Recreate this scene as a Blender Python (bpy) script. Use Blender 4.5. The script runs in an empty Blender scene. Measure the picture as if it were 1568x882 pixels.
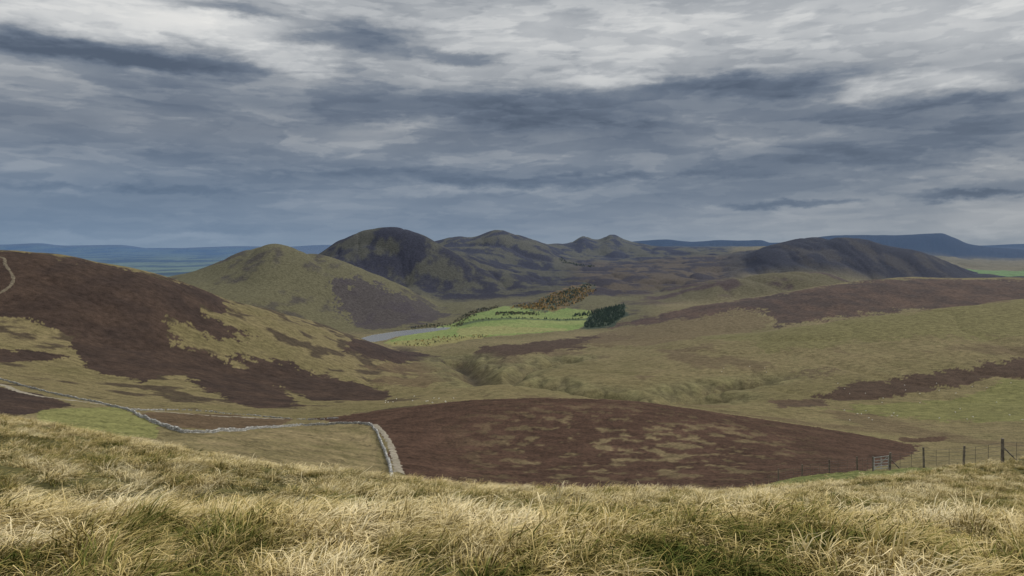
import bpy, math, numpy as np, random, time, os, signal
from mathutils import Vector
T0=time.time()
def _al(*a): raise RuntimeError('ALARM')
signal.signal(signal.SIGALRM,_al); signal.alarm(500)
rng=np.random.default_rng(7); random.seed(7)
F=1184.0; CU=784.0; HV=375.0
scene=bpy.context.scene
scene.view_settings.view_transform='Standard'; scene.view_settings.look='None'; scene.view_settings.exposure=0

# ---------------------------------------------------------------- noise
_tr=np.random.default_rng(99); _ang=_tr.random(65536)*2*np.pi; _GC=np.cos(_ang); _GS=np.sin(_ang)
def vnoise(x,y,seed=0):
    xi=np.floor(x).astype(np.int64); yi=np.floor(y).astype(np.int64)
    fx=x-xi; fy=y-yi
    def g(a,b,dx,dy):
        n=(a*374761393+b*668265263+seed*974634777)&0xffffffff
        n=((n^(n>>13))*1274126177)&0xffffffff
        n=(n^(n>>16))&0xffff
        return _GC[n]*dx+_GS[n]*dy
    sx=fx*fx*fx*(fx*(fx*6-15)+10); sy=fy*fy*fy*(fy*(fy*6-15)+10)
    n00=g(xi,yi,fx,fy); n10=g(xi+1,yi,fx-1,fy); n01=g(xi,yi+1,fx,fy-1); n11=g(xi+1,yi+1,fx-1,fy-1)
    return (n00*(1-sx)+n10*sx)*(1-sy)+(n01*(1-sx)+n11*sx)*sy
def fbm(x,y,o=4,seed=0,gain=.55):
    s=0;a=1;t=0
    for i in range(o):
        s=s+a*vnoise(x*2**i+13.7*i,y*2**i-7.3*i,seed+i); t+=a; a*=gain
    return s/t*1.6
def sstep(a,b,x):
    t=np.clip((x-a)/(b-a),0,1); return t*t*(3-2*t)
def pslopes(X,Y):
    h=X[1:]-X[:-1]; d=(Y[1:]-Y[:-1])/h
    m=np.zeros_like(Y)
    w1=2*h[1:]+h[:-1]; w2=h[1:]+2*h[:-1]
    same=(d[1:]*d[:-1])>0
    with np.errstate(all='ignore'):
        hm=(w1+w2)/(w1/d[:-1]+w2/d[1:])
    m[1:-1]=np.where(same,hm,0.0)
    m[0]=d[0]; m[-1]=d[-1]
    return m
def pchip1(xs,ys,q):
    xs=np.array(xs,float); ys=np.array(ys,float); m=pslopes(xs,ys)
    q=np.clip(q,xs[0],xs[-1]); i=np.clip(np.searchsorted(xs,q)-1,0,len(xs)-2)
    h=xs[i+1]-xs[i]; t=(q-xs[i])/h
    return (2*t**3-3*t**2+1)*ys[i]+(t**3-2*t**2+t)*h*m[i]+(-2*t**3+3*t**2)*ys[i+1]+(t**3-t**2)*h*m[i+1]

# terrain cross-section lines
LN=[]
LN.append([(-260,862,5),(1830,862,5)])
LN.append([(-200,622,40),(0,641,38),(100,660,36),(200,677,34),(300,697,32),(400,713,30),(500,725,28),(600,738,28),(700,748,28),(784,753,28),(950,758,28),(1150,758,30),(1250,753,32),(1350,746,33),(1450,740,34),(1568,732,35),(1750,720,36)])
LN.append([(-200,655,70),(0,665,65),(300,720,60),(600,758,60),(1000,777,70),(1130,760,92),(1192,738,85),(1270,727,72),(1313,724,64),(1362,721,57),(1415,718,52),(1475,716,48),(1535,711,44),(1700,700,40)])
LN.append([(-200,655,130),(0,662,125),(200,685,120),(400,715,115),(600,752,110),(800,765,110),(1000,765,115),(1150,755,125),(1300,740,115),(1450,730,110),(1568,725,100),(1750,715,100)])
LN.append([(-200,610,230),(0,627,220),(200,648,210),(400,670,200),(600,705,200),(784,722,205),(1000,718,210),(1200,712,220),(1400,712,220),(1568,712,220),(1750,708,220)])
LN.append([(-200,570,420),(0,593,410),(200,621,410),(350,634,420),(470,639,430),(550,632,440),(650,620,450),(750,612,450),(850,610,450),(950,613,450),(1050,625,445),(1150,640,440),(1250,655,430),(1330,668,420),(1400,680,420),(1500,691,410),(1568,697,410),(1750,700,410)])
LN.append([(-200,535,560),(0,563,560),(200,600,580),(400,620,600),(550,624,620),(700,618,640),(850,617,640),(1000,623,620),(1150,638,600),(1250,650,580),(1330,660,560),(1450,668,560),(1568,666,560),(1750,660,560)])
LN.append([(-200,450,780),(0,495,780),(200,545,800),(400,588,850),(500,602,880),(600,606,900),(700,598,900),(784,592,900),(900,596,880),(1000,606,860),(1100,612,850),(1200,615,850),(1400,618,850),(1568,612,850),(1750,600,850)])
LN.append([(-200,385,950),(0,382,1000),(80,387,1050),(150,401,1100),(230,417,1170),(300,439,1250),(350,459,1320),(420,475,1430),(480,492,1520),(520,505,1590),(560,520,1650),(620,541,1600),(680,552,1450),(740,558,1300),(784,560,1250),(850,562,1220),(950,568,1180),(1050,566,1180),(1150,560,1180),(1250,552,1180),(1400,535,1200),(1568,515,1250),(1750,500,1250)])
LN.append([(-200,430,1500),(0,430,1600),(150,440,1700),(300,470,1800),(420,500,1850),(500,518,1850),(560,527,1900),(620,532,1900),(680,532,1850),(740,530,1780),(784,529,1740),(850,533,1650),(950,535,1580),(1050,523,1560),(1150,512,1550),(1250,495,1550),(1400,477,1580),(1568,457,1650),(1750,445,1700)])
LN.append([(-200,440,2100),(0,440,2100),(200,455,2100),(300,470,2150),(400,492,2150),(500,516,2150),(560,517,2180),(620,516,2200),(700,513,2150),(784,514,2120),(850,514,2080),(950,517,1950),(1050,512,1850),(1150,509,1830),(1250,500,1830),(1400,486,1850),(1568,469,1900),(1750,456,1950)])
LN.append([(-200,440,2600),(0,440,2600),(200,445,2550),(300,440,2550),(400,448,2500),(500,478,2500),(560,496,2500),(620,500,2500),(680,499,2500),(740,489,2500),(784,488,2500),(850,493,2500),(900,496,2450),(950,490,2450),(1000,482,2450),(1100,463,2500),(1200,448,2550),(1300,432,2600),(1400,424,2700),(1568,425,2700),(1750,428,2700)])
LN.append([(-200,440,3000),(0,440,3000),(200,432,3000),(270,419,3000),(300,410,3000),(340,395,3000),(380,379,3000),(415,370,3000),(450,376,3020),(500,391,3050),(560,413,3100),(620,440,3100),(680,471,3080),(740,470,2980),(784,467,2980),(850,464,2980),(900,463,2950),(950,468,2900),(1000,467,2850),(1100,466,2750),(1200,452,2800),(1300,440,2850),(1400,434,2950),(1568,430,3100),(1750,432,3100)])
LN.append([(-200,438,3500),(0,438,3500),(270,435,3500),(350,415,3500),(415,398,3500),(500,405,3500),(560,420,3500),(620,434,3500),(680,448,3500),(740,450,3500),(784,448,3500),(850,445,3500),(900,444,3450),(1000,449,3300),(1060,438,3200),(1100,426,3200),(1150,418,3200),(1250,416,3200),(1310,429,3250),(1360,436,3300),(1568,430,3600),(1750,432,3600)])
LN.append([(-200,434,4100),(0,434,4100),(270,432,4100),(400,420,4000),(450,405,4000),(480,391,4000),(500,379,4000),(520,367,4000),(560,352,4000),(600,347,4000),(640,357,4000),(670,371,4000),(700,383,4000),(740,402,4000),(784,418,4000),(850,428,4000),(900,425,4000),(950,422,4000),(1000,425,3900),(1060,424,3800),(1100,428,3750),(1150,424,3750),(1250,423,3750),(1310,430,3800),(1400,431,4000),(1568,424,4100),(1750,424,4100)])
LN.append([(-200,430,4900),(0,430,4900),(270,430,4900),(480,415,4800),(560,385,4700),(600,378,4700),(640,376,4700),(700,382,4700),(740,387,4700),(784,395,4700),(850,405,4700),(900,408,4700),(950,406,4700),(1000,405,4700),(1060,401,4700),(1100,397,4700),(1140,388,4700),(1170,377,4700),(1200,369,4700),(1230,364,4700),(1265,363,4700),(1330,367,4700),(1400,382,4700),(1450,399,4800),(1500,418,4900),(1568,418,5000),(1750,416,5000)])
LN.append([(-200,426,5600),(0,426,5600),(270,426,5600),(480,412,5500),(560,392,5500),(640,376,5500),(670,368,5500),(705,358,5500),(725,359,5500),(765,350,5500),(800,360,5500),(830,371,5500),(860,385,5500),(900,392,5500),(950,395,5500),(1000,391,5500),(1100,385,5500),(1200,378,5500),(1265,372,5500),(1330,376,5500),(1400,393,5600),(1500,412,5800),(1568,408,6000),(1750,406,6000)])
LN.append([(-200,421,6600),(0,421,6600),(270,421,6600),(480,408,6500),(640,386,6500),(765,367,6500),(830,375,6500),(850,372,6500),(875,370,6500),(895,361,6500),(915,366,6500),(938,358,6500),(958,367,6500),(1000,375,6500),(1050,379,6500),(1100,380,6500),(1170,377,6500),(1265,375,6500),(1400,395,6600),(1568,402,6800),(1750,400,6800)])
LN.append([(-200,415,8000),(0,415,8000),(270,415,8000),(480,406,8000),(640,390,8000),(765,378,8000),(850,380,8000),(950,376,8000),(1020,377,8000),(1170,377,8000),(1265,378,8000),(1400,388,8000),(1568,396,8000),(1750,396,8000)])
LN.append([(-200,411,10000),(0,411,10000),(270,411,10000),(480,403,10000),(700,385,9500),(850,379,9300),(950,372,9300),(980,369,9300),(1020,367,9300),(1060,370,9300),(1110,368,9300),(1165,368,9300),(1180,372,9300),(1220,370,9300),(1260,362,9300),(1300,360,9300),(1350,360,9300),(1440,357.5,9300),(1460,364,9300),(1485,374,9300),(1568,382,9300),(1750,388,9300)])
LN.append([(-200,399,15000),(0,399,15000),(480,396,15000),(800,385,15000),(1200,380,15000),(1500,385,15000),(1750,385,15000)])
LN.append([(-200,388,25000),(0,388,25000),(480,388,25000),(800,384,25000),(1200,382,25000),(1500,381,25000),(1750,381,25000)])
LN.append([(-200,374,33000),(0,374.5,33000),(60,372.5,33000),(100,376,33000),(180,375,33000),(240,381,33000),(300,379,33000),(370,377,33000),(430,378,33000),(500,375,33000),(800,376,33000),(1200,374,33000),(1500,376,33000),(1568,373.5,33000),(1620,375,33000),(1750,374,33000)])
LN.append([(-200,380,60000),(1750,379,60000)])
UT=np.linspace(-260,1830,2091); K=len(LN)
LD=np.zeros((K,len(UT))); EE=np.zeros_like(LD)
for k,l in enumerate(LN):
    u=[p[0] for p in l]
    EE[k]=(HV-pchip1(u,[p[1] for p in l],UT))/F if len(l)>2 else (HV-np.interp(UT,u,[p[1] for p in l]))/F
    LD[k]=pchip1(u,[math.log(p[2]) for p in l],UT) if len(l)>2 else math.log(l[0][2])
for k in range(1,K): LD[k]=np.maximum(LD[k],LD[k-1]+0.03)
MM=pslopes(LD,EE)
MM[0]=MM[0]*0
def profile_e(u,y):
    shp=u.shape; u=np.clip(u.ravel(),-260,1830); ly=np.log(np.maximum(y.ravel(),5.0))
    fi=u+260; i0=np.clip(fi.astype(int),0,len(UT)-2); ft=fi-i0
    def tb(A): return A[i0]*(1-ft)+A[i0+1]*ft
    x0=tb(LD[0]); y0=tb(EE[0]); m0=tb(MM[0])
    out=np.where(ly<=x0,y0,0.0)
    for k in range(K-1):
        x1=tb(LD[k+1]); y1=tb(EE[k+1]); m1=tb(MM[k+1])
        s=(ly>x0)&(ly<=x1)
        if s.any():
            h=(x1-x0)[s]; t=(ly[s]-x0[s])/h
            out[s]=(2*t**3-3*t**2+1)*y0[s]+(t**3-2*t**2+t)*h*m0[s]+(-2*t**3+3*t**2)*y1[s]+(t**3-t**2)*h*m1[s]
        x0,y0,m0=x1,y1,m1
    out=np.where(ly>x0,y0,out)
    return out.reshape(shp)

def seg(a,b,n): return np.exp(np.linspace(math.log(a),math.log(b),n,endpoint=False))
rows=np.concatenate([np.linspace(-8,2,20,endpoint=False),seg(2,45,130),seg(45,400,190),seg(400,2200,330),seg(2200,7000,250),seg(7000,60000,90),[60000]])
inner=np.linspace(-0.70,0.70,960)
cols=np.concatenate([np.linspace(-2.2,-0.71,40),inner,np.linspace(0.71,2.2,40)])
R=len(rows); C=len(cols)
Yg=np.repeat(rows[:,None],C,1); Xg=cols[None,:]*(np.maximum(Yg,0)+8)
Yp=np.maximum(Yg,3.0)
Ug=CU+F*Xg/Yp
Eg=profile_e(Ug,Yp)
Z=Eg*Yp
near=-1.68-0.075*Yg-0.0*Xg
Z=np.where(Yg<9,near*(1-sstep(4,9,Yg))+Z*sstep(4,9,Yg),Z)
Z0=Z.copy()
for L,sd,am in ((6,1,.025),(20,2,.022),(60,3,.020),(180,4,.022),(500,5,.018)):
    w=sstep(4*L,14*L,Yg)*(1-sstep(8500,10500,Yg)*(1 if L<500 else .3))
    Z+=w*am*L*fbm(Xg/L,Yg/L,2,sd*10)
rid=1-np.abs(fbm(Xg/520,Yg/700,2,91))*1.7
hill=sstep(2500,3200,Yg)*(1-sstep(8000,9500,Yg))*sstep(-235,-170,Z0)
Z-=hill*22*np.clip(rid,0,1)**3
rid2=1-np.abs(fbm(Xg/170,Yg/520,2,191))*1.8
Z-=hill*6*np.clip(rid2,0,1)**4
rid3=1-np.abs(fbm(Xg/190,Yg/330,2,95))*2.0
slope=sstep(520,900,Yg)*(1-sstep(1900,2100,Yg))
Z-=slope*4.0*np.clip(rid3,0,1)**4
fg=1-sstep(70,130,Yg)
Z+=fg*(0.16*fbm(Xg/1.3,Yg/1.3,3,31)+0.28*fbm(Xg/5,Yg/5,2,35)*sstep(5,14,Yg))
# heather cushions on the near moor
Z+=sstep(80,130,Yg)*(1-sstep(600,900,Yg))*0.45*fbm(Xg/2.6,Yg/4.5,2,37)

def height(x,y):
    x=np.asarray(x,float); y=np.asarray(y,float)
    j=np.clip(np.searchsorted(rows,y)-1,0,R-2); t=np.clip((y-rows[j])/(rows[j+1]-rows[j]),0,1)
    c=x/(np.maximum(y,0)+8); i=np.clip(np.searchsorted(cols,c)-1,0,C-2); s=np.clip((c-cols[i])/(cols[i+1]-cols[i]),0,1)
    return (Z[j,i]*(1-s)+Z[j,i+1]*s)*(1-t)+(Z[j+1,i]*(1-s)+Z[j+1,i+1]*s)*t
def survey(u,v,dmin=75,dmax=40000):
    a=(u-CU)/F; e=(HV-v)/F
    ys=np.exp(np.linspace(math.log(dmin),math.log(dmax),3000)); zz=height(a*ys,ys)/ys
    k=np.argmax(zz>=e)
    if zz[k]<e: k=int(np.argmax(zz))
    return a*ys[k],ys[k]
def pline_dist(X,Y,pts):
    d=np.full(X.shape,1e9)
    for (x0,y0),(x1,y1) in zip(pts[:-1],pts[1:]):
        dx,dy=x1-x0,y1-y0; t=np.clip(((X-x0)*dx+(Y-y0)*dy)/(dx*dx+dy*dy+1e-9),0,1)
        d=np.minimum(d,np.hypot(X-x0-t*dx,Y-y0-t*dy))
    return d
gul=[[survey(u,v,480) for u,v in ((700,545),(722,556),(740,568),(772,579),(820,580),(870,587),(915,592),(950,598),(990,606),(1030,605),(1080,598))],
     [survey(u,v,480) for u,v in ((772,579),(790,564),(830,552),(870,544))],
     [survey(u,v,480) for u,v in ((990,606),(1050,592),(1110,584),(1170,578))]]
reg=(Yg>500)&(Yg<2200)
gd=np.full(Yg.shape,1e9)
wob=10*fbm(Xg/80,Yg/80,2,77)
for gi_,g in enumerate(gul):
    dd=np.full(Yg.shape,1e9); dd[reg]=pline_dist(Xg[reg],Yg[reg],g); gd=np.minimum(gd,dd+(0,12,18)[gi_])
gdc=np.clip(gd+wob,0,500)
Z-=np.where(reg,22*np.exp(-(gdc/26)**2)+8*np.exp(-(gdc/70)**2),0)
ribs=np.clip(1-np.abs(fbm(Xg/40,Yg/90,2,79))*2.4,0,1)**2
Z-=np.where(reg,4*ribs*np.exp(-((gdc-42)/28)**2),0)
WZ=-258.0
def onlevel(u,v): 
    y=-WZ*F/(v-HV); return ((u-CU)/F*y,y)
lake=[onlevel(*p) for p in ((550,525),(574,524),(592,521),(606,516),(640,511),(685,505),(692,501),(660,502),(610,507),(570,513),(550,519))]
def inpoly(X,Y,pts):
    ins=np.zeros(X.shape,bool); n=len(pts)
    for i in range(n):
        x0,y0=pts[i]; x1,y1=pts[(i+1)%n]
        if y0==y1: continue
        c=((y0>Y)!=(y1>Y))&(X<(x1-x0)*(Y-y0)/(y1-y0)+x0); ins^=c
    return ins
valley=(Yg>1200)&(Yg<5000)
Z=np.where(valley,np.maximum(Z,WZ+1.0+0.004*np.abs(Yg-2200)),Z)
lk=np.zeros(Yg.shape,bool); b=(Yg>1800)&(Yg<2900); lk[b]=inpoly(Xg[b],Yg[b],lake)
Z=np.where(lk,WZ-4,Z)
print('T terrain',R,C,time.time()-T0,flush=True)

def col(*c): return np.array(c,float)
Ucl=np.clip(Ug,-260,1830); LYg=np.log(Yp)
n1=fbm(Xg/220,Yg/220,4,201)[...,None]; n2=fbm(Xg/45,Yg/60,4,211)[...,None]; n3=fbm(Xg/9,Yg/12,3,221)[...,None]
n4=fbm(Xg/130,Yg/420,5,231,.65)[...,None]
olive=col(.112,.096,.046); tan=col(.175,.140,.076); green=col(.110,.108,.045); heath=col(.034,.024,.020); hump=col(.055,.033,.023)
def mix(a,b,t): return a*(1-t)+b*t
COL=mix(olive,tan,np.clip(.35+n1*.7+n2*.5,0,1)); COL=mix(COL,green,np.clip(n2*.8-.05+n1*.4,0,.6)); COL=mix(COL,col(.080,.066,.038),np.clip(n3*.5+n2*.4-.05,0,.45)*(Yg>80)[...,None])
def to_map(poly,dmin,dmax=40000):
    out=[]
    for u,v in poly:
        x,y=survey(u,v,dmin,dmax); out.append((CU+F*x/y,math.log(y)*400))
    return out
wu=fbm(Xg/(60),Yg/(90),5,301); wl=fbm(Xg/60,Yg/90,5,307)
wuf=fbm(Xg/14,Yg/22,4,303,.7)
def area(poly,dmin,dmax=40000,wa=1.0):
    P=to_map(poly,dmin,dmax); us=[p[0] for p in P]; ls=[p[1] for p in P]
    A=LYg*400
    m=np.zeros(Yg.shape,bool)
    b=(Ucl>min(us)-30)&(Ucl<max(us)+30)&(A>min(ls)-40)&(A<max(ls)+40)
    m[b]=inpoly(Ucl[b]+(18*wu[b]+14*wuf[b])*wa,A[b]+(24*wl[b]+18*wuf[b])*wa,P)
    return m
def paint(m,c,k=1.0):
    global COL
    w=(m.astype(float)*k)[...,None] if m.ndim==2 else m*k
    COL=mix(COL,c,w)
def reg_w(u0,u1,d0,d1,su=30,sd=.04):
    return (sstep(u0-su,u0+su,Ucl)*(1-sstep(u1-su,u1+su,Ucl))*sstep(math.log(d0)-sd,math.log(d0)+sd,LYg)*(1-sstep(math.log(d1)-sd,math.log(d1)+sd,LYg)))[...,None]
hp=(sstep(.10,.24,n1*.6+n2*.75+.03)*reg_w(-400,640,420,1900)*.8)
COL=mix(COL,heath,hp)
hp=(sstep(.10,.26,n1*.6+n4*.6)*reg_w(640,1900,480,1700)*.55)
COL=mix(COL,col(.075,.052,.034),hp)
pt=sstep(.02,.3,n2*.4+n1*.6+n4*.3)
COL=mix(COL,mix(col(.094,.084,.040),col(.058,.048,.032),pt),reg_w(200,1000,2250,3450))
t2=mix(col(.060,.054,.031),col(.024,.019,.021),sstep(-.16,.12,n1*.8+n4*.5+n2*.3)); COL=mix(COL,t2,reg_w(400,1000,3300,5000,su=10))
t3=mix(col(.070,.062,.034),col(.027,.021,.023),sstep(-.10,.14,n1*.9+n4*.5+n2*.2)); COL=mix(COL,t3,reg_w(400,1120,4800,8000,su=10))
COL=mix(COL,mix(col(.074,.055,.031),col(.034,.025,.022),sstep(-.12,.14,n1*.8+n4*.5+n2*.2)),reg_w(880,1130,3300,5200))
COL=mix(COL,mix(col(.022,.018,.019),col(.042,.034,.026),sstep(.02,.3,n1*.6+n4*.7)),reg_w(1120,1900,4000,5400))
COL=mix(COL,col(.016,.026,.048),reg_w(880,1900,8000,12000))  # far ridge: aerial blue of distance put into its ground colour
COL=mix(COL,mix(col(.090,.077,.038),col(.058,.040,.03),sstep(.0,.25,n1+n4*.5)),reg_w(980,1400,2900,3500))
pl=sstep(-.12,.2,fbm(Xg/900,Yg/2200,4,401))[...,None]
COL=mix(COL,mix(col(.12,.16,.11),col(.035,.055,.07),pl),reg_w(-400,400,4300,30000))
def H(poly,c,dmin,dmax=40000,k=1.0,wa=1.0): paint(area(poly,dmin,dmax,wa),c,k)
fleck=sstep(.06,.22,n3*.9+n2*.45)
humpc=mix(hump,hump*.55,np.clip(n3*1.3,0,.7)); humpc=mix(humpc,hump*1.4,np.clip(n2*1.4,0,.6))
humpc=mix(humpc,tan*.9,fleck*.7*reg_w(760,1200,170,360,su=120,sd=.25))
H([(470,641),(560,633),(650,619),(750,611),(850,608),(950,612),(1050,624),(1150,639),(1250,654),(1330,667),(1410,684),(1390,700),(1340,716),(1250,735),(1130,760),(900,780),(640,780),(622,740),(612,712),(600,690),(580,655)],humpc,90,520)
lh=mix(heath,col(.050,.034,.026),np.clip(.5+n2*1.5+n3*.5,0,1))
H([(-200,390),(0,386),(80,392),(180,408),(250,425),(330,452),(365,472),(300,474),(350,500),(400,520),(330,513),(250,488),(265,520),(330,548),(430,590),(470,622),(400,626),(340,604),(270,572),(220,588),(130,562),(108,530),(112,508),(0,497),(-200,480)],lh,430,1300,1,1.2)
H([(300,538),(400,553),(500,572),(598,600),(590,612),(500,614),(430,590),(340,560)],lh,430,1300)
H([(-200,530),(0,533),(60,538),(105,552),(0,555),(-200,550)],lh,430,1300)
H([(-200,585),(0,592),(60,603),(112,622),(60,633),(0,640),(-200,640)],lh,90,430)
H([(210,630),(330,634),(450,642),(420,655),(330,660),(255,655)],mix(hump,tan,.25),90,460)
H([(540,518),(620,533),(680,550),(600,554),(530,535)],lh,700,1800)
H([(640,575),(720,578),(730,588),(650,592),(560,585)],mix(hump,tan,.3),600,1800,.7)
H([(560,560),(700,548),(730,560),(640,572)],mix(hump,tan,.3),600,1900,.7)
H([(735,532),(860,519),(930,510),(970,515),(900,530),(850,540),(770,552),(715,548)],mix(hump,heath,.4),1300,2200,.9)
rb=mix(col(.074,.046,.034),col(.040,.027,.024),np.clip(.5+n2*1.0+n4,0,1))
H([(900,502),(1000,484),(1100,464),(1200,449),(1300,434),(1400,427),(1600,428),(1800,430),(1800,446),(1600,456),(1400,474),(1250,490),(1190,500),(1180,482),(1150,474),(1060,488),(980,498)],rb,1700,3000,.9)
H([(930,506),(1060,488),(1150,476),(1180,492),(1150,508),(1050,520),(960,530),(880,530)],mix(col(.105,.076,.044),olive,.3),1500,2700,.8)
H([(1240,604),(1330,586),(1440,568),(1568,547),(1700,540),(1700,565),(1568,572),(1450,590),(1300,614)],col(.050,.033,.025),500,1500,.95)
H([(1060,592),(1180,578),(1260,570),(1300,574),(1180,586),(1080,600)],col(.07,.05,.034),500,1500,.6)
H([(1180,612),(1260,612),(1270,622),(1190,626)],rb,500,1500,.8)
H([(1370,668),(1450,668),(1440,676),(1380,678)],hump,420,1500,.9)
H([(1250,625),(1400,618),(1568,580),(1700,575),(1700,640),(1568,645),(1400,640)],col(.120,.124,.044),480,1500,.7)
H([(1060,515),(1160,508),(1260,494),(1400,478),(1600,455),(1700,450),(1700,500),(1568,515),(1350,520),(1180,540)],mix(col(.118,.112,.046),olive,.3),1200,1720,.75)
H([(500,432),(560,428),(600,445),(660,470),(690,482),(640,498),(560,505),(520,470)],col(.044,.033,.033),2200,3300,.8)
H([(60,630),(180,622),(250,655),(240,672),(120,665),(60,650)],col(.150,.155,.055),90,440,.8)
H([(300,668),(380,660),(450,655),(560,652),(580,690),(590,730),(300,730)],mix(olive,tan,np.clip(.5+n2+n3,0,1)),75,360,.9)
gr=mix(col(.125,.168,.048),col(.168,.192,.066),np.clip(.5+n1*1.8,0,1))
H([(588,526),(625,512),(690,497),(735,478),(770,469),(800,472),(850,470),(902,476),(912,490),(875,506),(790,513),(720,517),(650,529)],gr,1700,3100,1,wa=.25)
H([(700,503),(790,500),(870,503),(860,507),(700,514)],col(.21,.195,.08),1700,3100,.7,wa=.3)
H([(590,524),(640,520),(740,514),(740,519),(660,530),(600,530)],col(.20,.18,.07),1700,2500,.8,wa=.25)
H([(700,497),(905,487),(905,489.5),(700,500)],col(.06,.08,.035),1700,3100,.9,wa=.1)
H([(890,504),(900,486),(925,473),(957,465),(960,484),(938,500)],col(.030,.042,.024),1900,3300,.9,wa=.4)
H([(812,476),(826,458),(848,446),(905,433),(915,440),(890,460),(850,478)],mix(col(.13,.085,.035),col(.035,.045,.025),np.clip(.5+n2*3,0,1)),2300,4500,.85,wa=.5)
H([(1480,410),(1568,408),(1760,408),(1760,420),(1568,423),(1500,419)],col(.12,.19,.06),3300,5600,.9,wa=.3)
far=(Yg>500)[...,None]
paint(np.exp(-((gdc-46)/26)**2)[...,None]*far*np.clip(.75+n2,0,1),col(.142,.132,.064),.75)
paint(np.exp(-(gdc/18)**2)[...,None]*far,col(.045,.038,.025),.85)  # shadow inside the gully painted into the ground colour
paint((ribs[...,None]*np.exp(-((gdc-42)/28)**2)[...,None])*far,col(.060,.052,.030),.7)  # side cuts painted darker, shading the relief by colour
haze=(1-np.exp(-(np.maximum(Yg-900,0)/16000)**1.1))[...,None]
COL=mix(COL,col(.062,.115,.215),haze)  # aerial haze painted into the ground colour, bluer with distance
COL=mix(mix(col(.085,.078,.030)*np.ones_like(COL),col(.11,.12,.042),sstep(40,50,Yg)[...,None]),COL,sstep(75,120,Yg)[...,None])
COL=np.clip(COL,0.004,1)
print('T cover',time.time()-T0,flush=True)

def new_mesh(name,V,Fc,nper,mat,smooth=True,parent=None):
    me=bpy.data.meshes.new(name); V=np.ascontiguousarray(V,np.float32); Fc=np.ascontiguousarray(Fc,np.int32)
    me.vertices.add(len(V)); me.vertices.foreach_set('co',V.ravel())
    me.loops.add(Fc.size); me.loops.foreach_set('vertex_index',Fc.ravel())
    nf=Fc.size//nper; me.polygons.add(nf); me.polygons.foreach_set('loop_start',np.arange(nf,dtype=np.int32)*nper)
    me.polygons.foreach_set('use_smooth',np.full(nf,smooth,bool))
    me.update(calc_edges=True)
    if mat: me.materials.append(mat)
    ob=bpy.data.objects.new(name,me); scene.collection.objects.link(ob)
    return ob
def attr(me,name,data):
    a=me.color_attributes.new(name,'FLOAT_COLOR','POINT'); d=np.ones((len(me.vertices),4),np.float32); d[:,:data.shape[1]]=data; a.data.foreach_set('color',d.ravel())
def mat_new(name,rough=.9):
    m=bpy.data.materials.new(name); m.use_nodes=True; nt=m.node_tree; b=nt.nodes['Principled BSDF']
    b.inputs['Roughness'].default_value=rough; b.inputs['Specular IOR Level'].default_value=.15
    return m,nt,b
def N(nt,t,**kw):
    n=nt.nodes.new(t)
    for k,v in kw.items(): setattr(n,k,v)
    return n
def noise(nt,vec,scale,detail=4,rough=.6,dist=0):
    n=N(nt,'ShaderNodeTexNoise'); n.inputs['Scale'].default_value=scale; n.inputs['Detail'].default_value=detail; n.inputs['Roughness'].default_value=rough; n.inputs['Distortion'].default_value=dist
    nt.links.new(vec,n.inputs['Vector']); return n.outputs['Fac']
def issock(v): return isinstance(v,bpy.types.NodeSocket)
def math_(nt,op,a,b=None,c=None,clamp=False):
    n=N(nt,'ShaderNodeMath',operation=op); n.use_clamp=clamp
    for i,v in enumerate((a,b,c)):
        if v is None: continue
        if issock(v): nt.links.new(v,n.inputs[i])
        else: n.inputs[i].default_value=v
    return n.outputs[0]
def ramp(nt,fac,stops,interp='LINEAR'):
    r=N(nt,'ShaderNodeValToRGB'); nt.links.new(fac,r.inputs[0]); cr=r.color_ramp; cr.interpolation=interp
    for _ in range(len(stops)-len(cr.elements)): cr.elements.new(0.5)
    for i,(p,c) in enumerate(stops):
        cr.elements[i].position=p; cr.elements[i].color=(*c,1) if len(c)==3 else c
    return r.outputs[0]
def mixc(nt,f,a,b,mode='MIX'):
    n=N(nt,'ShaderNodeMix',data_type='RGBA',blend_type=mode)
    for i,v in ((0,f),(6,a),(7,b)):
        if issock(v): nt.links.new(v,n.inputs[i])
        else: n.inputs[i].default_value=v if i==0 else (*v,1)
    return n.outputs[2]

gm,nt,b=mat_new('hill_ground',.95)
tc=N(nt,'ShaderNodeTexCoord').outputs['Object']
va=N(nt,'ShaderNodeVertexColor',layer_name='cover').outputs['Color']
nA=noise(nt,tc,.9,3,.75); nB=noise(nt,tc,.11,4,.7)
s=math_(nt,'ADD',math_(nt,'MULTIPLY',nA,2.2),math_(nt,'MULTIPLY',nB,1.9))
s=math_(nt,'SUBTRACT',s,1.05)
s=math_(nt,'MAXIMUM',s,.35)
cmb=N(nt,'ShaderNodeCombineXYZ')
for i in range(3): nt.links.new(s,cmb.inputs[i])
c1=mixc(nt,1.0,va,cmb.outputs[0],'MULTIPLY')
nt.links.new(c1,b.inputs['Base Color']); b.inputs['Specular IOR Level'].default_value=.05
bp=N(nt,'ShaderNodeBump'); bp.inputs['Strength'].default_value=1; bp.inputs['Distance'].default_value=.6
nt.links.new(math_(nt,'ADD',math_(nt,'MULTIPLY',nB,2.6),math_(nt,'MULTIPLY',nA,.8)),bp.inputs['Height']); nt.links.new(bp.outputs[0],b.inputs['Normal'])

idx=np.arange(R*C).reshape(R,C)
quads=np.stack([idx[:-1,:-1],idx[:-1,1:],idx[1:,1:],idx[1:,:-1]],-1).reshape(-1,4)
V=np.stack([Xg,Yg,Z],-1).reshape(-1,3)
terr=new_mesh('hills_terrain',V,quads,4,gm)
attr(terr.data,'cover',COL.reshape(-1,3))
print('T mesh',time.time()-T0,flush=True)

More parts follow.
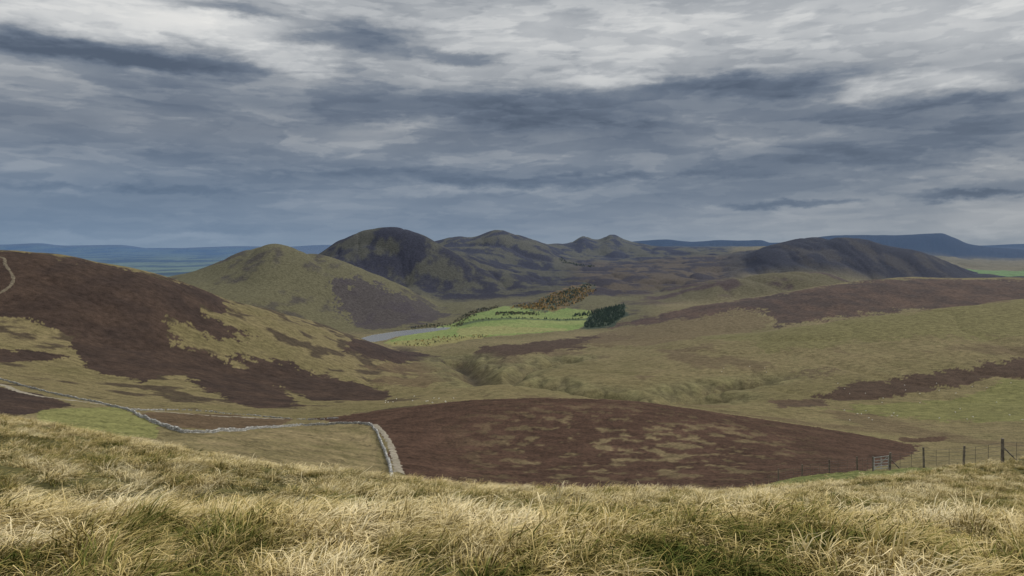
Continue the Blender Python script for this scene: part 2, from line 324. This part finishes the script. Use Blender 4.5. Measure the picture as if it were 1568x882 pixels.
wm,nt,b=mat_new('loch_water',.12); b.inputs['Base Color'].default_value=(.24,.26,.28,1); b.inputs['Specular IOR Level'].default_value=1.0
tc=N(nt,'ShaderNodeTexCoord').outputs['Object']; bp=N(nt,'ShaderNodeBump'); bp.inputs['Strength'].default_value=.3; bp.inputs['Distance'].default_value=.3
nt.links.new(noise(nt,tc,.3,3),bp.inputs['Height']); nt.links.new(bp.outputs[0],b.inputs['Normal'])
me=bpy.data.meshes.new('reservoir_water'); cx=sum(p[0] for p in lake)/len(lake); cy=sum(p[1] for p in lake)/len(lake)
me.from_pydata([(cx+(x-cx)*1.06,cy+(y-cy)*1.06,WZ) for x,y in lake],[],[tuple(range(len(lake)))]); me.materials.append(wm)
ob=bpy.data.objects.new('reservoir_water',me); scene.collection.objects.link(ob)

# ---------------------------------------------------------------- grass
gt,nt,b=mat_new('moor_grass',.75)
geo=N(nt,'ShaderNodeNewGeometry').outputs['Position']
vc=N(nt,'ShaderNodeVertexColor',layer_name='blade').outputs['Color']; sp=N(nt,'ShaderNodeSeparateColor'); nt.links.new(vc,sp.inputs[0])
rnd,tt,kind=sp.outputs[0],sp.outputs[1],sp.outputs[2]
p1=noise(nt,geo,.33,2,.6); p2=noise(nt,geo,1.3,2,.6)
k=math_(nt,'ADD',math_(nt,'MULTIPLY',p1,2.2),math_(nt,'MULTIPLY',p2,2.6)); k=math_(nt,'ADD',k,math_(nt,'MULTIPLY',rnd,.75)); k=math_(nt,'ADD',k,math_(nt,'MULTIPLY',tt,.65))
k=math_(nt,'MULTIPLY',k,1/5.1)
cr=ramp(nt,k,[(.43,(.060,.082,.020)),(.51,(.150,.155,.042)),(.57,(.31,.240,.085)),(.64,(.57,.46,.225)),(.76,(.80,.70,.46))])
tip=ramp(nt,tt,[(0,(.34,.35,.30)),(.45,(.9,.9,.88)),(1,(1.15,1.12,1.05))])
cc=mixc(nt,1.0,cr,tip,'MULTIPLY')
df=N(nt,'ShaderNodeBsdfDiffuse'); nt.links.new(cc,df.inputs[0]); nt.nodes.remove(b)
nt.links.new(df.outputs[0],nt.nodes['Material Output'].inputs[0])

tufts=bpy.data.collections.new('grass_tufts')
def tuft(i,nb=46,w0=.0042,hgt=.38,rad=.13):
    V=[];Q=[];A=[]
    lean=.5+.7*random.random()
    for _ in range(nb):
        az=random.random()*6.283; r=rad*math.sqrt(random.random()); bx,by=r*math.cos(az),r*math.sin(az)
        L=hgt*random.uniform(.5,1.15); rn=random.random()
        th=random.uniform(0,.8)+r*2.0
        dx=math.cos(az)*th+lean*random.uniform(.5,1.3); dy=math.sin(az)*th-.35*lean
        wa=random.random()*3.14; wx,wy=math.cos(wa)*w0,math.sin(wa)*w0
        px,py,pz=bx,by,-.04; base=len(V); ns=3
        for s_ in range(ns+1):
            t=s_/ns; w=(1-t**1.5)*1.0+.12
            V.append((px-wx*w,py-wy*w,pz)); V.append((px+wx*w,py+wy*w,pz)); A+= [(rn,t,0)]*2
            bend=t*1.6+.12
            vx,vy,vz=dx*bend*1.6,dy*bend*1.6,1.0-.9*bend
            l=math.sqrt(vx*vx+vy*vy+vz*vz); st=L/ns
            px+=vx/l*st; py+=vy/l*st; pz+=vz/l*st
        for s_ in range(ns):
            a=base+2*s_; Q.append((a,a+1,a+3,a+2))
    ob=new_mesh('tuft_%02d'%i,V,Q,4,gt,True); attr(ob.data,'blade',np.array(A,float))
    scene.collection.objects.unlink(ob); tufts.objects.link(ob)
for i in range(10): tuft(i,nb=random.randint(60,85),hgt=random.uniform(.20,.34),rad=random.uniform(.16,.26))
P=[]
def scat(n,y0,y1,pw=1.0,cond=None,wid=.74):
    y=y0+(y1-y0)*rng.random(n)**pw; x=(rng.random(n)*2-1)*(wid*y+3.0)
    if cond is not None:
        m=cond(x,y); x,y=x[m],y[m]
    P.append(np.stack([x,y],1))
scat(4200,2.2,12,.7); scat(1300,3,7.5,.8,None,.70); scat(10000,11,46,.68)
scat(1800,44,100,.8,lambda x,y:(x/y>.24),.74)
P=np.concatenate(P); x,y=P[:,0],P[:,1]
z=height(x,y)
gme=bpy.data.meshes.new('moor_grass'); gme.vertices.add(len(x)); gme.vertices.foreach_set('co',np.stack([x,y,z],1).astype(np.float32).ravel())
gme.attributes.new('rot','FLOAT_VECTOR','POINT'); gme.attributes.new('scl','FLOAT','POINT')
wind=fbm(x/5,y/5,2,501)*1.8
rot=np.stack([rng.normal(0,.15,len(x)),rng.normal(0,.15,len(x)),wind+rng.normal(0,.65,len(x))],1)
gme.attributes['rot'].data.foreach_set('vector',rot.astype(np.float32).ravel())
clump=fbm(x/.9,y/.9,3,511)
scl=(.95+.7*clump+rng.normal(0,.14,len(x)))*np.where(y>15,1.12,1.0)*np.where(y>45,.55,1); scl=np.clip(scl,.45,1.8)
gme.attributes['scl'].data.foreach_set('value',scl.astype(np.float32))
ng=bpy.data.node_groups.new('grass_scatter','GeometryNodeTree')
ng.interface.new_socket('Geometry',in_out='INPUT',socket_type='NodeSocketGeometry'); ng.interface.new_socket('Geometry',in_out='OUTPUT',socket_type='NodeSocketGeometry')
gi=ng.nodes.new('NodeGroupInput'); go=ng.nodes.new('NodeGroupOutput'); ip=ng.nodes.new('GeometryNodeInstanceOnPoints'); ci=ng.nodes.new('GeometryNodeCollectionInfo')
ci.inputs['Collection'].default_value=tufts; ci.inputs['Separate Children'].default_value=True; ci.inputs['Reset Children'].default_value=True
rv=ng.nodes.new('FunctionNodeRandomValue'); rv.data_type='INT'
for s_ in rv.inputs:
    if s_.enabled and s_.name=='Max' : s_.default_value=9
    if s_.enabled and s_.name=='Min' : s_.default_value=0
a1=ng.nodes.new('GeometryNodeInputNamedAttribute'); a1.data_type='FLOAT_VECTOR'; a1.inputs['Name'].default_value='rot'
a2=ng.nodes.new('GeometryNodeInputNamedAttribute'); a2.data_type='FLOAT'; a2.inputs['Name'].default_value='scl'
ip.inputs['Pick Instance'].default_value=True
lk_=ng.links.new
lk_(gi.outputs[0],ip.inputs['Points']); lk_(ci.outputs[0],ip.inputs['Instance'])
lk_([o for o in rv.outputs if o.enabled][0],ip.inputs['Instance Index']); lk_(a1.outputs[0],ip.inputs['Rotation']); lk_(a2.outputs[0],ip.inputs['Scale']); lk_(ip.outputs[0],go.inputs[0])
print('T grass',time.time()-T0,len(x),flush=True)

# ---------------------------------------------------------------- fence and gate
wd,nt,b=mat_new('weathered_wood',.85); tc=N(nt,'ShaderNodeTexCoord').outputs['Object']
nt.links.new(ramp(nt,noise(nt,tc,6,4),[(.3,(.06,.05,.04)),(.7,(.20,.175,.14))]),b.inputs['Base Color'])
wi,nt,b=mat_new('fence_wire',.5); b.inputs['Base Color'].default_value=(.12,.12,.12,1); b.inputs['Metallic'].default_value=.6
gv,nt,b=mat_new('galvanised_steel',.5); tc=N(nt,'ShaderNodeTexCoord').outputs['Object']
nt.links.new(ramp(nt,noise(nt,tc,8,3),[(.3,(.32,.33,.33)),(.7,(.5,.51,.51))]),b.inputs['Base Color'])
def tube(p0,p1,r0,r1,n=7):
    p0=np.array(p0,float);p1=np.array(p1,float);d=p1-p0;d/=np.linalg.norm(d); a=np.cross(d,[0,0,1.0]) 
    if np.linalg.norm(a)<1e-3:a=np.array([1.0,0,0])
    a/=np.linalg.norm(a); b_=np.cross(d,a); V=[]
    for p,r in ((p0,r0),(p1,r1)):
        for k in range(n):
            t=k/n*6.2832; V.append(p+r*(math.cos(t)*a+math.sin(t)*b_))
    Fq=[(k,(k+1)%n,n+(k+1)%n,n+k) for k in range(n)]
    return V,Fq,[tuple(range(n,2*n))]
fV=[];fF=[];fM=[]
def addt(p0,p1,r0,r1,mi,n=7):
    V_,Q_,cap=tube(p0,p1,r0,r1,n); o=len(fV); fV.extend([tuple(v) for v in V_])
    for q in list(Q_)+cap: fF.append(tuple(o+i for i in q)); fM.append(mi)
posts=[(1120,97),(1155,91),(1192,84),(1228,77),(1270,70),(1313,63),(1337,60),(1362,56.5),(1415,51),(1475,46.5),(1535,42.5),(1605,39),(1690,36)]
tops=[]
for i,(u,d) in enumerate(posts):
    px,py=(u-CU)/F*d,d; pz=float(height(px,py)); hh=1.25+random.uniform(-.08,.1); big=i in (7,10)
    if big: hh+=.12
    tx,ty=random.uniform(-.06,.06),random.uniform(-.05,.05); r=.095 if big else .07
    addt((px,py,pz-.4),(px+tx,py+ty,pz+hh),r,r*.85,0,8); tops.append((px,py,pz,tx,ty,hh))
    if big:
        addt((px+.9,py-.6,pz-.2),(px+.02,py-.02,pz+.9),.045,.04,0,6)
for j,(A_,B_) in enumerate(zip(tops[:-1],tops[1:])):
    if j==6: continue
    for fr in (.18,.38,.58,.78,.94):
        pa=(A_[0]+A_[3]*fr,A_[1]+A_[4]*fr,A_[2]+1.2*fr); pb=(B_[0]+B_[3]*fr,B_[1]+B_[4]*fr,B_[2]+1.2*fr)
        addt(pa,pb,.006,.006,1,4)
    for q in (.33,.66):
        mx=[A_[i_]*(1-q)+B_[i_]*q for i_ in range(3)]; addt((mx[0],mx[1],mx[2]+.1),(mx[0],mx[1],mx[2]+1.12),.013,.013,0,5)
me=bpy.data.meshes.new('wire_fence'); me.from_pydata(fV,[],fF); me.materials.append(wd); me.materials.append(wi); me.polygons.foreach_set('material_index',fM); me.update()
scene.collection.objects.link(bpy.data.objects.new('wire_fence',me))
fV=[];fF=[];fM=[]
ga=np.array(tops[6][:3]); gb=np.array(tops[7][:3]); g0=ga+(gb-ga)*.06; g1=ga+(gb-ga)*.94
for h_ in (.2,.4,.6,.82,1.08): addt(g0+[0,0,h_],g1+[0,0,h_],.026,.026,0,6)
for q in (0,.5,1): p=g0+(g1-g0)*q; addt(p+[0,0,.12],p+[0,0,1.12],.026,.026,0,6)
addt(g0+[0,0,.2],g1+[0,0,1.08],.02,.02,0,6)
me=bpy.data.meshes.new('field_gate'); me.from_pydata(fV,[],fF); me.materials.append(gv); me.update(); scene.collection.objects.link(bpy.data.objects.new('field_gate',me))

# ---------------------------------------------------------------- dry stone walls
st,nt,b=mat_new('wall_stone',.9); 
va=N(nt,'ShaderNodeVertexColor',layer_name='tone').outputs['Color']; tc=N(nt,'ShaderNodeTexCoord').outputs['Object']
nt.links.new(mixc(nt,.5,va,ramp(nt,noise(nt,tc,5,4),[(.3,(.09,.09,.08)),(.7,(.38,.38,.35))]),'MIX'),b.inputs['Base Color'])
def resample(pts,step):
    pts=np.array(pts); seg_=np.hypot(*(pts[1:]-pts[:-1]).T); keep=np.concatenate([[True],seg_>.3]); pts=pts[keep]
    seg_=np.hypot(*(pts[1:]-pts[:-1]).T); s=np.concatenate([[0],np.cumsum(seg_)]); q=np.arange(0,min(s[-1],3000),step)
    return np.stack([pchip1(s,pts[:,0],q),pchip1(s,pts[:,1],q)],1)
CUBE=np.array([(-1,-1,-1),(1,-1,-1),(1,1,-1),(-1,1,-1),(-1,-1,1),(1,-1,1),(1,1,1),(-1,1,1)],float)*.5
CF=np.array([(0,3,2,1),(4,5,6,7),(0,1,5,4),(1,2,6,5),(2,3,7,6),(3,0,4,7)])
def stone_wall(name,pts,H_=1.3,W_=.6,gap=0.0,step=.55):
    L=resample(pts,step); V=[];Q=[];A=[]; HZ=height(L[:,0],L[:,1])
    for i in range(len(L)-1):
        if gap and random.random()<gap: continue
        t=L[i+1]-L[i]; ang=math.atan2(t[1],t[0]); c,s_=math.cos(ang),math.sin(ang); z0=float(HZ[i])
        nr=4; hl=H_*(.85+.25*math.sin(i*.13)*random.random())
        for r in range(nr):
            w=W_*(1-.12*r); hh=hl/nr*random.uniform(.9,1.15); ln=step*random.uniform(.8,1.05)
            if r==nr-1: hh*=random.uniform(.5,1.3); 
            b_=CUBE*np.array([ln,w,hh])+rng.normal(0,.04,(8,3)); off=(r%2)*step*.5
            x_=b_[:,0]+off; yy=b_[:,1]+random.uniform(-.05,.05)
            X=L[i][0]+x_*c-yy*s_; Y=L[i][1]+x_*s_+yy*c; Zz=z0-.08+hl/nr*(r+.5)+b_[:,2]
            o=len(Q)*8; V.append(np.stack([X,Y,Zz],1)); Q.append(CF+o); g=random.choice((.09,.15,.24,.36,.55))*random.uniform(.8,1.2); A.append(np.tile((g,g*.99,g*.93),(8,1)))
    ob=new_mesh(name,np.concatenate(V),np.concatenate(Q),4,st,False); attr(ob.data,'tone',np.concatenate(A)); return ob
w1=[survey(u,v,78,900) for u,v in ((600,735),(597,715),(590,695),(582,675),(573,658),(560,650),(520,649),(460,651),(400,656),(330,662),(280,663),(262,658),(225,642),(180,624),(130,613),(60,598),(0,581),(-90,560))]
stone_wall('dry_stone_wall',w1,1.1,.6,step=.7)
w2=[survey(u,v,90,900) for u,v in ((200,628),(270,628),(340,633),(440,641),(520,640))]
stone_wall('dry_stone_wall',w2,.7,.6,gap=.35,step=.8)
print('T walls',time.time()-T0,flush=True)

# ---------------------------------------------------------------- tracks
tm,nt,b=mat_new('gravel',.95); tc=N(nt,'ShaderNodeTexCoord').outputs['Object']
nt.links.new(ramp(nt,noise(nt,tc,.6,6,.7),[(.35,(.13,.115,.075)),(.55,(.23,.205,.16)),(.75,(.34,.31,.26))]),b.inputs['Base Color'])
em_,nt,b=mat_new('peaty_path',.95); tc=N(nt,'ShaderNodeTexCoord').outputs['Object']
nt.links.new(ramp(nt,noise(nt,tc,.4,6,.7),[(.35,(.06,.05,.035)),(.55,(.12,.10,.07)),(.75,(.19,.165,.12))]),b.inputs['Base Color'])
def track(name,pts,w,lift=.12,mat=None):
    L=resample(pts,2.0)
    t=np.gradient(L,axis=0); t/=np.linalg.norm(t,axis=1)[:,None]+1e-9; nrm=np.stack([-t[:,1],t[:,0]],1)
    m=5; k=np.arange(m)/(m-1)-.5; wj=w*(.6+.7*rng.random(len(L)))
    Pp=L[:,None,:]+nrm[:,None,:]*(wj[:,None]*k[None])[...,None]
    zz=height(Pp[...,0],Pp[...,1])+lift*np.array([-.6,1,1,1,-.6])[None]
    V=np.concatenate([Pp,zz[...,None]],-1).reshape(-1,3); ii=np.arange(len(L)*m).reshape(len(L),m)
    return new_mesh(name,V,np.stack([ii[:-1,:-1],ii[:-1,1:],ii[1:,1:],ii[1:,:-1]],-1).reshape(-1,4),4,mat or tm)
track('gravel_track',[survey(u,v,90,900) for u,v in ((-80,570),(0,589),(80,609),(150,618),(230,628),(330,637),(440,642))],6)
track('footpath',[survey(u,v,90,900) for u,v in ((574,650),(588,664),(598,682),(604,700),(612,725))],2.6)
track('hill_track',[survey(u,v,480,1300) for u,v in ((-60,388),(2,394),(8,405),(20,430),(12,441),(-4,451),(-60,470))],4.5,.3,em_)

# ---------------------------------------------------------------- trees
tmx,nt,b=mat_new('tree_foliage',.9); va=N(nt,'ShaderNodeVertexColor',layer_name='leaf').outputs['Color']; nt.links.new(va,b.inputs['Base Color'])
def conifer(rs):
    V=[];Fc=[];n=7
    Vt=[(-.02,0,-.05),(.02,0,-.05),(0,.02,-.05),(0,0,1)]; V+=Vt; Fc+=[(0,1,3),(1,2,3),(2,0,3)]; tiers=6
    for k in range(tiers):
        zb=.08+k*.14; r=.25*(1-k/tiers)**.85+.02; zt=min(1,zb+.26); o=len(V); V.append((0,0,zt))
        for j in range(n*2):
            a=j/(n*2)*6.283+k; rr=r*(rs.uniform(.85,1.2) if j%2 else rs.uniform(.45,.7)); V.append((rr*math.cos(a),rr*math.sin(a),zb-(.03 if j%2 else -.02)))
        for j in range(n*2): Fc.append((o,o+1+j,o+1+(j+1)%(n*2)))
    return np.array(V),np.array(Fc)
def broadleaf(rs):
    V=[(-.02,0,-.05),(.02,0,-.05),(0,.02,-.05),(0,0,.7)]; Fc=[(0,1,3),(1,2,3),(2,0,3)]
    for k in range(46):
        d=np.array([rs.gauss(0,1) for _ in range(3)]); d/=np.linalg.norm(d); c=d*np.array([.34,.34,.36])*rs.uniform(.5,1)+np.array([0,0,.55])
        o=len(V); s_=rs.uniform(.06,.14)
        for j in range(3): V.append(tuple(c+np.array([rs.gauss(0,s_) for _ in range(3)])))
        Fc.append((o,o+1,o+2))
    return np.array(V),np.array(Fc)
rs=random.Random(3); CON=[conifer(rs) for _ in range(5)]; BRD=[broadleaf(rs) for _ in range(6)]
def plant(name,polys,dmin,dmax,mixf,hrange,palC,palB):
    VV=[];FF=[];AA=[];o=0
    for poly,cnt in polys:
        W=[survey(u,v,dmin,dmax) for u,v in poly]; xs=[p[0] for p in W]; ys=[p[1] for p in W]
        cx_=rng.uniform(min(xs),max(xs),cnt*60); cy_=rng.uniform(min(ys),max(ys),cnt*60)
        ok=inpoly(cx_+12*fbm(cx_/50,cy_/50,2,5),cy_+30*fbm(cx_/50,cy_/50,2,9),W)&(fbm(cx_/35,cy_/60,2,15)>-.4); cx_,cy_=cx_[ok][:cnt],cy_[ok][:cnt]
        hz_=height(cx_,cy_)
        for px,py,pz in zip(cx_,cy_,hz_):
            isb=random.random()<mixf
            Vv,Fv=random.choice(BRD if isb else CON); h=random.uniform(*hrange)*(.8 if isb else 1); a=random.random()*6.28; cs,sn=math.cos(a),math.sin(a); wd_=random.uniform(.95,1.5)
            X=(Vv[:,0]*cs-Vv[:,1]*sn)*h*wd_+px; Y=(Vv[:,0]*sn+Vv[:,1]*cs)*h*wd_+py; Zz=Vv[:,2]*h+pz-.4
            VV.append(np.stack([X,Y,Zz],1)); FF.append(Fv+o); o+=len(Vv)
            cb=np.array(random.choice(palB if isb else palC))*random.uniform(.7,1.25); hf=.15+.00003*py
            AA.append(np.clip(cb[None]*rng.uniform(.6,1.4,(len(Vv),1))*(1-hf)+np.array((.062,.095,.13))*hf,0,1))  # leaf colour carries painted distance haze, stronger further off
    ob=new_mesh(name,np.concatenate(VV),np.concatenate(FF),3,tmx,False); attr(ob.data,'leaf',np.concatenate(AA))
DG=[(.034,.055,.030),(.045,.066,.034),(.030,.048,.030)]; YL=[(.34,.21,.055),(.28,.17,.045),(.40,.27,.08)]; BR=[(.09,.075,.035),(.12,.09,.04),(.06,.07,.03)]
LA=[(.44,.27,.065),(.34,.20,.05),(.18,.13,.05),(.05,.065,.03)]
plant('conifer_plantation',[([(893,503),(901,487),(925,474),(955,466),(958,483),(936,498)],620),([(872,485),(900,477),(948,469),(948,473),(900,484)],150),([(853,396),(860,395),(912,409),(908,412)],120),([(826,470),(845,454),(868,444),(905,435),(912,438),(880,456),(860,466)],240)],2300,5500,0,(6,11),DG,YL)
plant('larch_wood',[([(812,475),(826,460),(848,449),(900,440),(915,445),(890,462),(850,476)],620),([(780,474),(795,466),(830,464),(840,474)],150)],2300,4500,.45,(6,10),LA,YL+BR)
plant('broadleaf_trees',[([(756,484),(760,479),(825,479),(827,484)],200),([(690,500),(700,488),(730,474),(765,468),(765,471),(735,480),(705,500)],200),([(625,502),(690,494),(690,499),(630,506)],60),([(700,497),(905,487),(905,489),(700,499)],60)],2100,3400,.8,(5,9),DG,BR+[(.04,.05,.02)])
plant('autumn_trees',[([(600,527),(650,519),(740,512),(760,516),(700,522),(640,531)],110)],1700,2500,.9,(4,7),BR,YL+BR)
print('T trees',time.time()-T0,flush=True)

# ---------------------------------------------------------------- sheep
wl_,nt,b=mat_new('sheep_wool',.95); tc=N(nt,'ShaderNodeTexCoord').outputs['Object']
nt.links.new(ramp(nt,noise(nt,tc,9,3),[(.3,(.55,.52,.45)),(.7,(.75,.73,.66))]),b.inputs['Base Color'])
sv=[(0,0,.72),(.28,0,.74),(-.32,0,.74),(.48,0,.80),(.62,0,.74),(.78,0,.62),
    (.24,.12,.5),(.26,.13,.28),(.25,.13,.02),(.24,-.12,.5),(.26,-.13,.28),(.25,-.13,.02),
    (-.30,.13,.52),(-.38,.14,.30),(-.34,.14,.02),(-.30,-.13,.52),(-.38,-.14,.30),(-.34,-.14,.02),(-.50,0,.68),(-.55,0,.55),(.60,.12,.80),(.60,-.12,.80)]
se=[(0,1),(0,2),(1,3),(3,4),(4,5),(1,6),(6,7),(7,8),(1,9),(9,10),(10,11),(2,12),(12,13),(13,14),(2,15),(15,16),(16,17),(2,18),(18,19),(4,20),(4,21)]
sr=[.27,.25,.26,.15,.11,.06]+[.09,.045,.035]*2+[.11,.05,.035]*2+[.08,.035,.03,.03]
sm=bpy.data.meshes.new('sheep_src'); sm.from_pydata(sv,se,[]); so=bpy.data.objects.new('sheep_src',sm); scene.collection.objects.link(so)
md=so.modifiers.new('s','SKIN'); so.modifiers.new('d','SUBSURF').levels=1
for i,v in enumerate(sm.skin_vertices[0].data): v.radius=(sr[i],sr[i]); v.use_root=(i==0)
dg=bpy.context.evaluated_depsgraph_get(); dg.update(); shm=bpy.data.meshes.new_from_object(so.evaluated_get(dg)); shm.name='sheep'; shm.materials.clear(); shm.materials.append(wl_)
bpy.data.objects.remove(so)
spots=[(random.uniform(1280,1568),random.uniform(586,645)) for _ in range(34)]+[(random.uniform(590,700),random.uniform(607,618)) for _ in range(14)]+[(random.uniform(1090,1180),random.uniform(560,600)) for _ in range(5)]
for u,v in spots:
    px,py=survey(u,v,480,1500); o=bpy.data.objects.new('sheep',shm); o.location=(px,py,float(height(px,py))); o.rotation_euler=(0,0,random.random()*6.28); o.scale=(1.2,)*3; scene.collection.objects.link(o)
gob=bpy.data.objects.new('moor_grass',gme); scene.collection.objects.link(gob)
md=gob.modifiers.new('scatter','NODES'); md.node_group=ng

# ---------------------------------------------------------------- sky : a distant ring of cloud all round the horizon
SE=math.radians(33); SA=math.radians(62)
azs=np.concatenate([np.linspace(-math.pi,-.68,60,endpoint=False),np.linspace(-.68,.68,1300,endpoint=False),np.linspace(.68,math.pi,61)])
els=np.concatenate([np.linspace(-.02,.34,380,endpoint=False),np.linspace(.34,.48,30)])
AZ,EL=np.meshgrid(azs,els)
EP=np.maximum(EL,0)
inv=1/(EP+.10)
q1=fbm(AZ*5,EL*16,4,651); q2=fbm(AZ*5,EL*16,4,661)
nL=fbm(AZ*inv*1.1+.3*q1,inv*1.1+.3*q2,7,601,.52)
nA_=fbm(AZ*4.0+.25*q2,EL*14+.25*q1,8,611,.55); nB_=fbm(AZ*14+.5*q1,EL*52+.5*q2,5,621,.58)
nX=fbm(AZ*5+.35*q2,EL*26+.35*q1,8,671,.56); nY=fbm(AZ*11+.35*q1,EL*60+.35*q2,7,691,.56)
w1_=fbm(AZ*9,EL*28,7,631,.64); w2_=fbm(AZ*9,EL*28,7,641,.64)
PA=AZ+.055*w1_; PE=EL+.020*w2_
B=np.interp(EL,[0,.03,.06,.10,.15,.20,.25,.29,.40,.48],[.48,.42,.37,.38,.43,.49,.60,.67,.74,.74])
hf=sstep(.02,.10,EL)
B=B+(.14*nL+.15*nA_+.06*nB_)*(.45+.55*hf)+.11*(sstep(-.04,.12,nX)-.5)*(.3+.7*hf)+.07*(sstep(-.05,.10,nY)-.5)*(.5+.5*hf)
blobs=[(150,20,170,30,.20),(330,45,110,28,.22),(440,88,70,22,.26),(300,100,80,14,.10),(1250,50,420,60,.12),(930,122,110,11,.22),(1390,128,120,16,.26),(1500,60,140,80,.14),(1480,262,130,14,.16),(1350,335,300,28,.08),(740,292,150,6,.12),(620,190,50,12,.16),(820,40,220,40,.06),(1540,330,100,25,.08),(200,368,180,7,.14),(330,352,60,9,-.10),
 (120,80,210,20,-.34),(260,98,120,13,-.26),(20,60,80,20,-.2),(560,55,95,24,-.36),(700,84,75,10,-.32),(350,10,70,12,-.28),(650,165,400,26,-.20),(830,185,180,28,-.16),(1050,128,95,15,-.36),(1200,132,130,18,-.32),(1000,160,260,22,-.18),(1230,185,180,22,-.18),(1420,190,160,18,-.22),(100,150,260,28,-.08),(850,275,300,8,-.20),(1210,313,90,6,-.28),(1500,299,75,5,-.28),(160,288,220,5,-.14),(600,265,160,7,-.14),(1250,250,200,18,-.12),(1500,155,90,8,-.22),(1380,225,180,14,-.18)]
for u,v,ru,rv_,amt in blobs:
    a0=math.atan((u-CU)/F); e0=(HV-v)/F*math.cos(a0)
    q=((PA-a0)*F/ru)**2+((PE-e0)*F/rv_)**2; B=B+amt*np.exp(-q**1.6)
xs=[0,.2,.38,.55,.72,.9,1.1]; cs_=np.array([(.092,.120,.168),(.138,.172,.228),(.205,.238,.288),(.325,.350,.382),(.47,.49,.51),(.645,.655,.655),(.78,.775,.755)])
SC=np.stack([np.interp(B,xs,cs_[:,i]) for i in range(3)],-1)
low=np.clip(1-EP/.14,0,1)*np.clip(.60-.8*AZ,0,1)*.75
SC=SC*(1-low[...,None])+(np.array((.135,.220,.340))*(1+.35*(B-.4)[...,None]))*low[...,None]
hb=(np.exp(-(EP/.016)**2)*.22)[...,None]; SC=SC*(1-hb)+np.array((.26,.33,.41))*hb
warm=(np.clip(1-EP/.2,0,1)*np.clip(AZ*1.5,0,1)*.25)[...,None]; SC=SC*(1-warm)+SC*np.array((1.15,1.05,.88))*warm
top=sstep(.38,.48,EL)[...,None]; SC=SC*(1-top)+np.array((.72,.74,.76))*top
RS=90000.0
Vs=np.stack([RS*np.sin(AZ),RS*np.cos(AZ),RS*EL],-1).reshape(-1,3); ii=np.arange(AZ.size).reshape(AZ.shape)
sm_=bpy.data.materials.new('cloud_sky'); sm_.use_nodes=True; nt=sm_.node_tree; nt.nodes.clear(); o_=N(nt,'ShaderNodeOutputMaterial'); em=N(nt,'ShaderNodeEmission'); vcn=N(nt,'ShaderNodeVertexColor',layer_name='cloud'); nt.links.new(vcn.outputs[0],em.inputs[0]); nt.links.new(em.outputs[0],o_.inputs[0])
sm_.cycles.emission_sampling='NONE'
skyo=new_mesh('sky',Vs,np.stack([ii[:-1,:-1],ii[:-1,1:],ii[1:,1:],ii[1:,:-1]],-1).reshape(-1,4),4,sm_); attr(skyo.data,'cloud',SC.reshape(-1,3))

w=bpy.data.worlds.new('World'); scene.world=w; w.use_nodes=True; nt=w.node_tree; nt.nodes.clear()
out=N(nt,'ShaderNodeOutputWorld'); bgS=N(nt,'ShaderNodeBackground'); bgC=N(nt,'ShaderNodeBackground'); mx=N(nt,'ShaderNodeMixShader')
sky=N(nt,'ShaderNodeTexSky',sky_type='NISHITA'); sky.sun_disc=False; sky.sun_elevation=SE; sky.sun_rotation=SA; nt.links.new(sky.outputs[0],bgS.inputs[0]); bgS.inputs[1].default_value=.08
tc=N(nt,'ShaderNodeTexCoord').outputs['Generated']; sx=N(nt,'ShaderNodeSeparateXYZ'); nt.links.new(tc,sx.inputs[0])
nt.links.new(ramp(nt,sx.outputs[2],[(0,(.35,.40,.46)),(.4,(.72,.74,.76)),(.75,(1,1,1))]),bgC.inputs[0]); bgC.inputs[1].default_value=1.25
mx.inputs[0].default_value=.9; nt.links.new(bgS.outputs[0],mx.inputs[1]); nt.links.new(bgC.outputs[0],mx.inputs[2]); nt.links.new(mx.outputs[0],out.inputs[0])
w.cycles.sampling_method='MANUAL'; w.cycles.sample_map_resolution=256

sun=bpy.data.lights.new('sun','SUN'); sun.energy=2.4; sun.angle=math.radians(10); sun.color=(1,.93,.82)
so=bpy.data.objects.new('sun',sun); sd=Vector((math.sin(SA)*math.cos(SE),math.cos(SA)*math.cos(SE),math.sin(SE))); so.rotation_euler=sd.to_track_quat('Z','Y').to_euler(); scene.collection.objects.link(so)

cam=bpy.data.cameras.new('camera'); cam.sensor_width=36; cam.lens=36*F/1568; cam.shift_y=-(441-HV)/1568; cam.clip_start=.1; cam.clip_end=150000
co=bpy.data.objects.new('camera',cam); co.location=(0,0,0); co.rotation_euler=(math.radians(90),0,0); scene.collection.objects.link(co); scene.camera=co
print('T done',time.time()-T0,flush=True)
signal.alarm(0)
